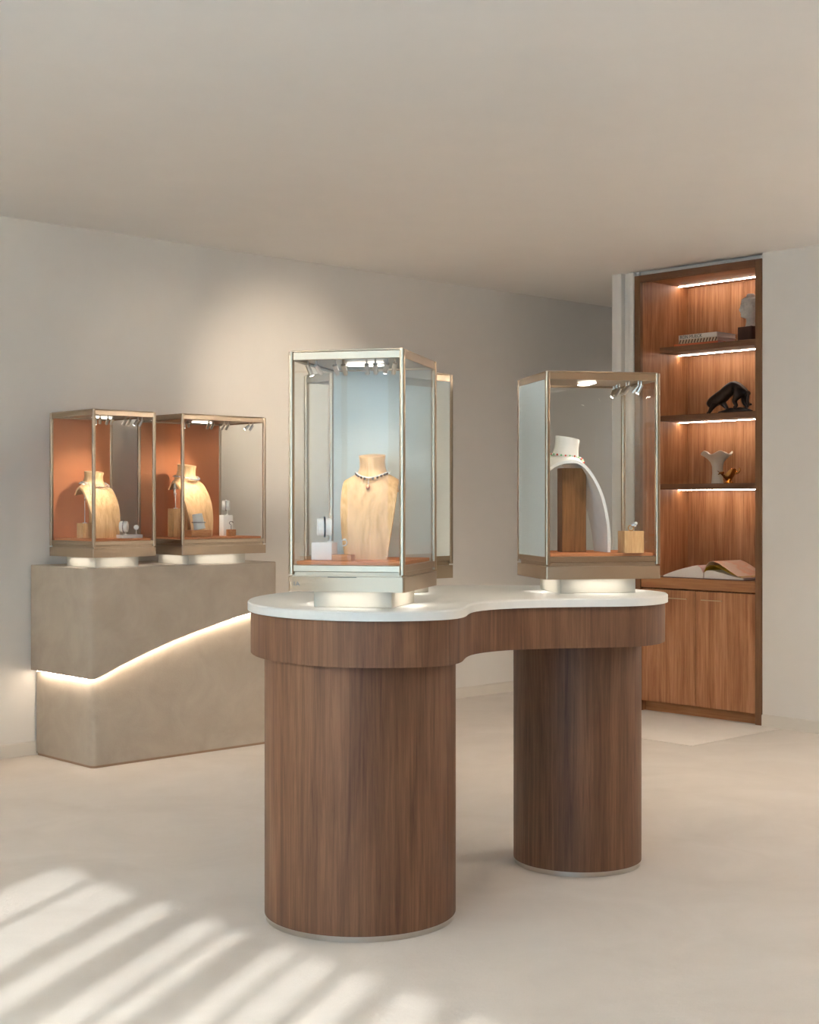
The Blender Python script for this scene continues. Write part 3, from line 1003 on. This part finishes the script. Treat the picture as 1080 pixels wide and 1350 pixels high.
cuff_stand('white bracelet roll on the tall white block', (-0.690, -0.455, ZD + 0.112), math.radians(-40), 0.026, 0.040, 0.026, 0.008)
bracelet('diamond bracelet round the roll on the tall white block', (-0.690, -0.455, ZD + 0.112), math.radians(-40), 0.0275, 0.0525, M['silver_gem'], 26)
o = MB().cyl((0, 0), 0.026, 0, 0.036, 32, 0.0015).build('oak_drum', M['oak_slab'], None, (-0.715, -0.535, ZD))
tag(o, 'small oak drum in front of the tall white block', 'display block')
t = thing('wire_ring', 'dark wire ring with a gem standing on the oak drum', 'ring', (-0.715, -0.535, ZD + 0.036), math.radians(-45))
MB().tube([(0, 0, 0), (0, 0, 0.024)], 0.0014, 6).build('stem', M['black'], t)
MB().tube([(0.010 * math.cos(2 * PI * i / 20), 0, 0.034 + 0.008 * math.sin(2 * PI * i / 20)) for i in range(16)], 0.0014, 6).build('band', M['black'], t)
MB().ball((0.008, 0, 0.040), 0.004, 8, 6).build('gem', M['silver_gem'], t)

# ================================================================ built-in cabinet
def cabinet():
    c = thing('bookcase', 'tall walnut bookcase with lit open shelves built into the white wall', 'bookcase', (XR, 0, 0))
    Y0, Y1 = CABR, CABL                   # right, left
    f = 0.045
    dp = 0.53
    MB().b((-0.008, Y0, 0), (0.022, Y0 + f, 2.733), 0.002, 1).build('frame_post', M['cab_frame'], c)
    MB().b((-0.008, Y1 - f, 0), (0.022, Y1, 2.733), 0.002, 1).build('frame_post', M['cab_frame'], c)
    MB().b((-0.008, Y0 + f, 2.690), (0.022, Y1 - f, 2.733), 0.002, 1).build('frame_header', M['shelf_wood'], c)
    MB().b((0.022, Y0, 0), (dp, Y0 + f - 0.004, 2.73)).build('side_panel', M['cab_wood'], c)
    MB().b((0.022, Y1 - f + 0.004, 0), (dp, Y1, 2.73)).build('side_panel', M['cab_wood'], c)
    MB().b((0.022, Y0 + f - .004, 2.705), (dp, Y1 - f + .004, 2.73)).build('top_panel', M['cab_wood_y'], c)
    MB().b((0.505, Y0 + f - .004, 0.70), (dp, (Y0 + Y1) / 2 - 0.0008, 2.705)).build('back_panel', M['cab_wood'], c)
    MB().b((0.505, (Y0 + Y1) / 2 + 0.0008, 0.70), (dp, Y1 - f + .004, 2.705)).build('back_panel', M['cab_wood'], c)
    def strip(z, parent):
        MB().b((0.398, Y0 + f, z - 0.0045), (0.410, Y1 - f, z - 0.0005)).build('light_strip', M['led_niche'], parent)
    tp = [o for o in c.children if o.name.startswith('top_panel')][0]
    strip(2.705, tp)
    for z in (2.294, 1.8595, 1.425):
        s = MB().b((0.20, Y0 + f - .003, z - 0.035), (0.505, Y1 - f + .003, z), 0.0015, 1).build('shelf', M['shelf_wood'], c)
        strip(z - 0.035, s)
    MB().b((0.004, Y0 + f - .003, 0.776), (0.505, Y1 - f + .003, 0.842), 0.0015, 1).build('worktop', M['cab_wood_y'], c)
    ym = -0.475 + 0.0 + CABR
    ym = CABR + 0.475
    for y0, y1, hy in ((Y0 + f + 0.001, ym - 0.002, None), (ym + 0.002, Y1 - f - 0.001, None)):
        d = MB().b((0.006, y0, 0.066), (0.026, y1, 0.768), 0.001, 1).build('door', M['cab_wood'], c)
        hc = y1 - 0.125 if y0 < ym - 0.1 else y0 + 0.125
        w = 0.075
        MB().box((-0.012, hc, 0.717), (0.006, 2 * w, 0.006), 0.001, 1).box((-0.003, hc - w + .012, 0.717), (0.016, 0.005, 0.005)).box((-0.003, hc + w - .012, 0.717), (0.016, 0.005, 0.005)).build('handle', M['brass'], d)
    MB().b((0.05, Y0 + f, 0.0), (0.068, Y1 - f, 0.066)).build('plinth', M['cab_wood_y'], c)
    return c
cabinet()

# ---------------------------------------------------------------- things on the shelves
S1, S2, S3, SW = 2.294, 1.8595, 1.425, 0.842

def book(label, loc, rotz, L, Wd, H, cover, pages, body=None, stripes=False, group='books on the top shelf'):
    """spine faces -x, runs along y"""
    t = thing('book', label, 'book', loc, rotz, group)
    c = 0.0022
    cv = MB().b((0, -L / 2, 0), (Wd, L / 2, c)).b((0, -L / 2, H - c), (Wd, L / 2, H)).b((0, -L / 2, 0), (c, L / 2, H)).build('cover', cover, t)
    MB().b((c, -L / 2 + .004, c), (Wd - .004, L / 2 - .004, H - c)).build('pages', pages, t)
    if body:
        text_mesh('spine_text', body, 0.029, M['black'], cv, (-0.0006, 0.050, H / 2), (PI / 2, 0, -PI / 2), 'CENTER')
    if stripes:
        mb = MB()
        n = 13
        for i in range(n):
            yy = -L / 2 + L * (i + 0.5) / n
            mb.box((-0.0006, yy, H / 2), (0.001, 0.0085, H * 0.98), rot=(math.radians(24), 0, 0))
        mb.build('spine_stripes', M['stripe_brown'], cv)['kind'] = 'stuff'
    return t
M['paper'] = plain('book_pages', srgb(214, 200, 186), 0.8, var=0.04, scale=200)
M['cover_white'] = plain('cover_white', srgb(206, 196, 184), 0.6, var=0.02, scale=20)
M['cover_cream'] = plain('cover_cream', srgb(204, 178, 148), 0.6, var=0.03, scale=20)
M['cover_orange'] = plain('cover_orange', srgb(196, 92, 48), 0.6, var=0.03, scale=20)
M['stripe_brown'] = plain('stripe_brown', srgb(96, 66, 46), 0.6, var=0.03, scale=20)
bx = 2.195
book('thin orange book at the bottom of the stack on the top shelf', (bx - 0.006, -1.455, S1), 0, 0.33, 0.235, 0.013, M['cover_orange'], M['paper'])
book('brown striped art book in the middle of the stack on the top shelf', (bx, -1.468, S1 + 0.0132), math.radians(1.5), 0.285, 0.205, 0.026, M['cover_cream'], M['paper'], stripes=True)
book('white art book with black spine lettering on top of the stack', (bx - 0.001, -1.466, S1 + 0.0395), math.radians(-1), 0.29, 0.205, 0.029, M['cover_white'], M['paper'], 'RON MUECK')

def stone_head():
    t = thing('stone_head', 'pale stone head sculpture on a dark wooden cube on the top shelf', 'sculpture', (2.285, -1.792, S1), math.radians(-8))
    MB().b((-0.055, -0.055, 0), (0.055, 0.055, 0.088), 0.002, 1).build('cube_base', M['cube_dark'], t)
    # neck and head as one lofted body, face looks -x and +y (towards the left in the picture)
    mb = MB()
    def rg(z, cx_, cy_, a, b_, fn=None, n=40):
        r = []
        for i in range(n):
            th = 2 * PI * i / n
            k = fn(th) if fn else 0.0
            r.append((cx_ + (a + k) * math.cos(th), cy_ + (b_ + (k if abs(math.sin(th)) < .8 else 0)) * math.sin(th), z))
        return r
    fa = PI * 0.78                                    # facing direction angle
    def face(amp, wid, amp2=0.0, wid2=0.5, off=0.42):
        def fn(th):
            d = (th - fa + PI) % (2 * PI) - PI
            v = amp * math.exp(-(d / wid) ** 2)
            v += amp2 * (math.exp(-((d - off) / wid2) ** 2) + math.exp(-((d + off) / wid2) ** 2))
            return v
        return fn
    fx, fy = math.cos(fa), math.sin(fa)
    L = [(0.088, 0.0, 0.006, 0.046, 0.042, None), (0.098, 0.0, 0.005, 0.040, 0.036, None), (0.125, 0.0, 0.003, 0.034, 0.032, None), (0.142, 0, 0, 0.036, 0.034, None),
         (0.150, 0.012, 0, 0.045, 0.043, face(0.012, .35)), (0.158, 0.014, 0, 0.052, 0.049, face(0.013, .3)), (0.168, 0.014, 0, 0.056, 0.053, face(0.006, .3)),
         (0.174, 0.013, 0, 0.058, 0.055, face(0.010, .22)), (0.178, 0.013, 0, 0.059, 0.056, face(0.006, .22)), (0.182, 0.012, 0, 0.060, 0.057, face(0.010, .22)),
         (0.190, 0.012, 0, 0.062, 0.059, face(0.016, .17)), (0.198, 0.011, 0, 0.063, 0.060, face(0.020, .15, -.002, .16, .45)), (0.208, 0.010, 0, 0.064, 0.061, face(0.014, .14, -.007, .2, .42)),
         (0.218, 0.009, 0, 0.065, 0.062, face(0.009, .14, -.009, .2, .42)), (0.226, 0.008, 0, 0.066, 0.063, face(0.007, .5, 0.001, .2, .42)),
         (0.240, 0.006, 0, 0.066, 0.063, None), (0.242, 0.006, 0, 0.069, 0.066, None), (0.262, 0.004, 0, 0.067, 0.064, None), (0.264, 0.004, 0, 0.062, 0.059, None),
         (0.272, 0.002, 0, 0.052, 0.050, None), (0.276, 0.0, 0, 0.036, 0.034, None), (0.290, -0.002, 0, 0.034, 0.032, None), (0.297, -0.002, 0, 0.026, 0.024, None), (0.299, -0.002, 0, 0.010, 0.01, None)]
    k = 0.79
    rings = []
    for z, o_, _, a, b_, fn in L:
        zz = 0.088 + (z - 0.088) * 0.97
        rings.append(rg(zz, o_ * fx * 0.6, o_ * fy * 0.6, a * k, b_ * k, fn))
    mb.rings(rings)
    hd = mb.build('head', M['stone_white'], t, angle=50)
    for s in (-1, 1):
        a = fa + s * 1.65
        MB().ball((0.052 * math.cos(a), 0.050 * math.sin(a), 0.200), 0.014, 10, 8, (0.6, 0.6, 1.25)).build('ear', M['stone_white'], hd)
    return t
M['cube_dark'] = wood('cube_dark_wood', srgb(58, 34, 24), srgb(70, 42, 30), srgb(80, 50, 36), rough=0.5)
stone_head()

def skin_object(name, verts, edges, radii, mat, parent, loc=(0, 0, 0), sub=2, root=0):
    me = bpy.data.meshes.new(name)
    me.from_pydata([Vector(v) for v in verts], edges, [])
    me.materials.append(mat)
    o = bpy.data.objects.new(name, me)
    COL.objects.link(o)
    o.parent = parent
    o.location = loc
    md = o.modifiers.new('skin', 'SKIN')
    md.use_smooth_shade = True
    for i, r in enumerate(radii):
        rr = r if isinstance(r, tuple) else (r, r)
        me.skin_vertices[0].data[i].radius = rr
    me.skin_vertices[0].data[root].use_root = True
    ms = o.modifiers.new('subsurf', 'SUBSURF')
    ms.levels = sub
    ms.render_levels = sub
    return o

def panther():
    t = thing('panther_sculpture', 'dark bronze prowling panther on a rock base on the second shelf', 'sculpture', (2.262, -1.655, S2), 0)
    # local: +y is left in the picture (the head end), -y right (the tail end), x depth
    rk = MB()
    pts = []
    for k, (z, s) in enumerate(((0, 1.0), (0.010, 1.02), (0.020, 0.93), (0.030, 0.62))):
        ring = []
        for i in range(28):
            a = 2 * PI * i / 28
            wob = 1 + 0.10 * math.sin(3 * a + k) + 0.06 * math.sin(7 * a + 2 * k)
            ring.append((0.052 * s * wob * math.cos(a), -0.038 + 0.118 * s * wob * math.sin(a) * (1 if k < 3 else .9), z + (0.004 * math.sin(5 * a) if k == 3 else 0) - (0.011 * max(0, math.sin(a)) if k > 0 else 0)))
        pts.append(ring)
    rk.rings(pts)
    rk.build('rock_base', M['bronze'], t)
    V = [(0, -0.095, 0.150), (0, -0.050, 0.168), (0, -0.005, 0.150), (0, 0.040, 0.116), (0, 0.078, 0.098), (0, 0.112, 0.080), (0, 0.136, 0.060), (0, 0.150, 0.046),   # spine to muzzle 0-7
         (0.026, -0.098, 0.105), (0.028, -0.088, 0.064), (0.028, -0.112, 0.038), (0.028, -0.100, 0.026),      # near hind 8-11
         (-0.026, -0.078, 0.110), (-0.028, -0.052, 0.070), (-0.028, -0.070, 0.042), (-0.028, -0.050, 0.026),  # far hind 12-15
         (-0.024, 0.086, 0.066), (-0.026, 0.118, 0.030), (-0.026, 0.136, 0.004), (-0.026, 0.150, 0.003),      # front reaching 16-19
         (0.024, 0.066, 0.070), (0.026, 0.040, 0.040), (0.026, 0.030, 0.024), (0.026, 0.046, 0.020),          # front other 20-23
         (0, -0.122, 0.132), (0, -0.134, 0.098), (0, -0.130, 0.064), (0.0, -0.140, 0.044), (0.0, -0.160, 0.048)]  # tail 24-28
    E_ = [(0, 1), (1, 2), (2, 3), (3, 4), (4, 5), (5, 6), (6, 7), (0, 8), (8, 9), (9, 10), (10, 11), (0, 12), (12, 13), (13, 14), (14, 15),
          (4, 16), (16, 17), (17, 18), (18, 19), (4, 20), (20, 21), (21, 22), (22, 23), (0, 24), (24, 25), (25, 26), (26, 27), (27, 28)]
    Rr = [0.034, 0.036, 0.034, 0.032, 0.035, 0.031, 0.029, 0.019, 0.025, 0.016, 0.011, 0.010, 0.024, 0.015, 0.010, 0.010, 0.018, 0.012, 0.009, 0.009, 0.018, 0.012, 0.009, 0.009, 0.009, 0.008, 0.007, 0.007, 0.006]
    Rr = [r * (1.28 if i < 8 else 1.18) for i, r in enumerate(Rr)]
    b = skin_object('panther_body', V, E_, Rr, M['bronze'], t)
    for s in (-1, 1):
        MB().ball((0.016 * s, 0.122, 0.082), 0.009, 8, 6, (0.7, 0.8, 1.1)).build('ear', M['bronze'], b)
    return t
panther()

def vase():
    t = thing('ruffled_vase', 'cream ceramic vase with a ruffled flaring rim on the third shelf', 'vase', (2.330, -1.520, S3), 0)
    n = 72
    prof = [(0.040, 0.0), (0.041, 0.004), (0.037, 0.03), (0.034, 0.07), (0.036, 0.11), (0.044, 0.135), (0.062, 0.158), (0.084, 0.178), (0.104, 0.192)]
    rings = []
    for k, (r, z) in enumerate(prof):
        f = max(0.0, (z - 0.11) / 0.08)
        rings.append([((r * (1 + 0.06 * f * math.cos(5 * a + .9))) * math.cos(a), .9 * (r * (1 + 0.06 * f * math.cos(5 * a + .9))) * math.sin(a), z + 0.011 * f * f * math.sin(5 * a + 0.4)) for a in [2 * PI * i / n for i in range(n)]])
    inner = []
    for (r, z) in reversed(prof[1:]):
        f = max(0.0, (z - 0.11) / 0.08)
        rr = r - 0.005
        inner.append([((rr * (1 + 0.06 * f * math.cos(5 * a + .9))) * math.cos(a), .9 * (rr * (1 + 0.06 * f * math.cos(5 * a + .9))) * math.sin(a), z + 0.011 * f * f * math.sin(5 * a + 0.4) + 0.003) for a in [2 * PI * i / n for i in range(n)]])
    MB().rings(rings + inner).build('vase_body', M['ceramic'], t, angle=60)
    return t
vase()

def gold_bowl():
    t = thing('gold_leaf_bowl', 'small polished gold leaf shaped bowl in front of the cream vase', 'sculpture', (2.235, -1.668, S3), 0)
    # a folded leaf: open three lobed shell on a small foot, one lobe drawn out into a curl
    n = 60
    prof = [(0.014, 0.016), (0.022, 0.026), (0.034, 0.042), (0.046, 0.058), (0.056, 0.070)]
    def P(r, z, a, f):
        rr = r * (1 + 0.26 * f * math.cos(3 * a + 0.5))
        return (rr * 0.8 * math.cos(a), rr * 1.1 * math.sin(a), z * (1 + 0.22 * f * math.cos(3 * a + 0.5) - 0.10 * f * math.sin(a)))
    out = [[P(r, z, 2 * PI * i / n, k / 4) for i in range(n)] for k, (r, z) in enumerate(prof)]
    inn = [[P(r - 0.003, z + 0.001, 2 * PI * i / n, k / 4) for i in range(n)] for k, (r, z) in reversed(list(enumerate(prof)))]
    MB().rings(out + inn).build('bowl', M['gold'], t, angle=60)
    MB().lathe([(0.030, 0.0), (0.031, 0.004), (0.022, 0.010), (0.015, 0.017)], 32).build('foot', M['gold'], t)
    MB().tube([(0, -0.044, 0.066), (0, -0.058, 0.064), (0, -0.072, 0.070), (0, -0.080, 0.082), (0, -0.077, 0.092), (0, -0.070, 0.092)], [0.009, 0.008, 0.007, 0.006, 0.005, 0.003], 12).build('curl_handle', M['gold'], t)
    MB().tube([(0, 0.040, 0.064), (0, 0.058, 0.066), (0, 0.078, 0.056)], [0.010, 0.008, 0.002], 12).build('leaf_tip', M['gold'], t)
    return t
gold_bowl()

def open_book():
    t = thing('open_book', 'large open art book with pink and peach pages on the cabinet worktop', 'book', (2.165, -1.632, SW), math.radians(0))
    # spine runs along x (depth); left leaf block to +y, right one to -y
    Lx = 0.30
    MB().b((-Lx / 2, -0.305, 0.0), (Lx / 2, 0.315, 0.004), 0.001, 1).build('cover', M['cover_maroon'], t)
    def block_(side, prof, name, mat):
        lo = [(0.0, side * y_, 0.0042) for y_, z in prof]
        hi = [(0.0, side * y_, z) for y_, z in prof]
        ring = hi + list(reversed(lo))
        rs = []
        for x in (-Lx / 2 + .006, Lx / 2 - .006):
            rs.append([(x, p[1], p[2]) for p in ring])
        return MB().rings(rs).build(name, mat, t, angle=50)
    left = [(0.004, 0.0389), (0.020, 0.0677), (0.045, 0.0805), (0.080, 0.0757), (0.14, 0.0613), (0.20, 0.0453), (0.26, 0.0261), (0.300, 0.0117)]
    block_(1, left, 'left_pages', M['paper_white'])
    right = [(0.004, 0.0389), (0.02, 0.0517), (0.05, 0.0549), (0.10, 0.0453), (0.16, 0.0325), (0.22, 0.0213), (0.285, 0.0101)]
    block_(-1, right, 'right_pages', M['paper_white'])
    def leaf(side, prof, name, mat, dz=0.0012):
        rs = []
        for x in (-Lx / 2 + .004, Lx / 2 - .004):
            rs.append([(x, side * y_, z + dz) for y_, z in prof] + [(x, side * y_, z + dz - 0.0010) for y_, z in reversed(prof)])
        return MB().rings(rs).build(name, mat, t, angle=50)
    leaf(1, left, 'printed_page', M['page_pink'])
    # right leaf arches up off the block
    arch = [(0.004, 0.0453), (0.018, 0.0805), (0.040, 0.1029), (0.070, 0.1093), (0.110, 0.0965), (0.160, 0.0709), (0.21, 0.0421), (0.250, 0.0197), (0.286, 0.0133)]
    leaf(-1, arch, 'printed_page', M['page_peach'])
    under = [(0.004, 0.0421), (0.02, 0.0677), (0.045, 0.0837), (0.075, 0.0837), (0.12, 0.0677), (0.17, 0.0469), (0.22, 0.0293), (0.28, 0.0125)]
    leaf(-1, under, 'yellow_page', M['page_yellow'])
    return t
def printed(name, c0, c1, c2, sc, lo=.42, hi=.58):
    m, nt, p = new_mat(name)
    v = obj_coords(nt, (3, 5, 1))
    nz = N(nt, 'ShaderNodeTexNoise')
    nz.inputs['Scale'].default_value = sc
    nz.inputs['Detail'].default_value = 3
    nt.links.new(v, nz.inputs['Vector'])
    rp = N(nt, 'ShaderNodeValToRGB')
    e = rp.color_ramp.elements
    e[0].position, e[0].color = lo, c0
    e[1].position, e[1].color = hi, c2
    x = e.new((lo + hi) / 2)
    x.color = c1
    nt.links.new(nz.outputs['Fac'], rp.inputs['Fac'])
    nt.links.new(rp.outputs['Color'], p.inputs['Base Color'])
    p.inputs['Roughness'].default_value = 0.4
    return m
M['paper_white'] = plain('paper_white', srgb(226, 218, 210), 0.7, var=0.05, scale=250)
M['page_pink'] = printed('page_pink', srgb(172, 60, 66), srgb(214, 150, 146), srgb(224, 190, 184), 3.0, .40, .56)
M['page_peach'] = printed('page_peach', srgb(232, 206, 188), srgb(230, 178, 144), srgb(226, 190, 166), 2.0)
M['page_yellow'] = printed('page_yellow', srgb(190, 150, 30), srgb(214, 174, 50), srgb(200, 160, 40), 3.0)
M['cover_maroon'] = plain('cover_maroon', srgb(84, 30, 26), 0.5, var=0.05, scale=20)
open_book()
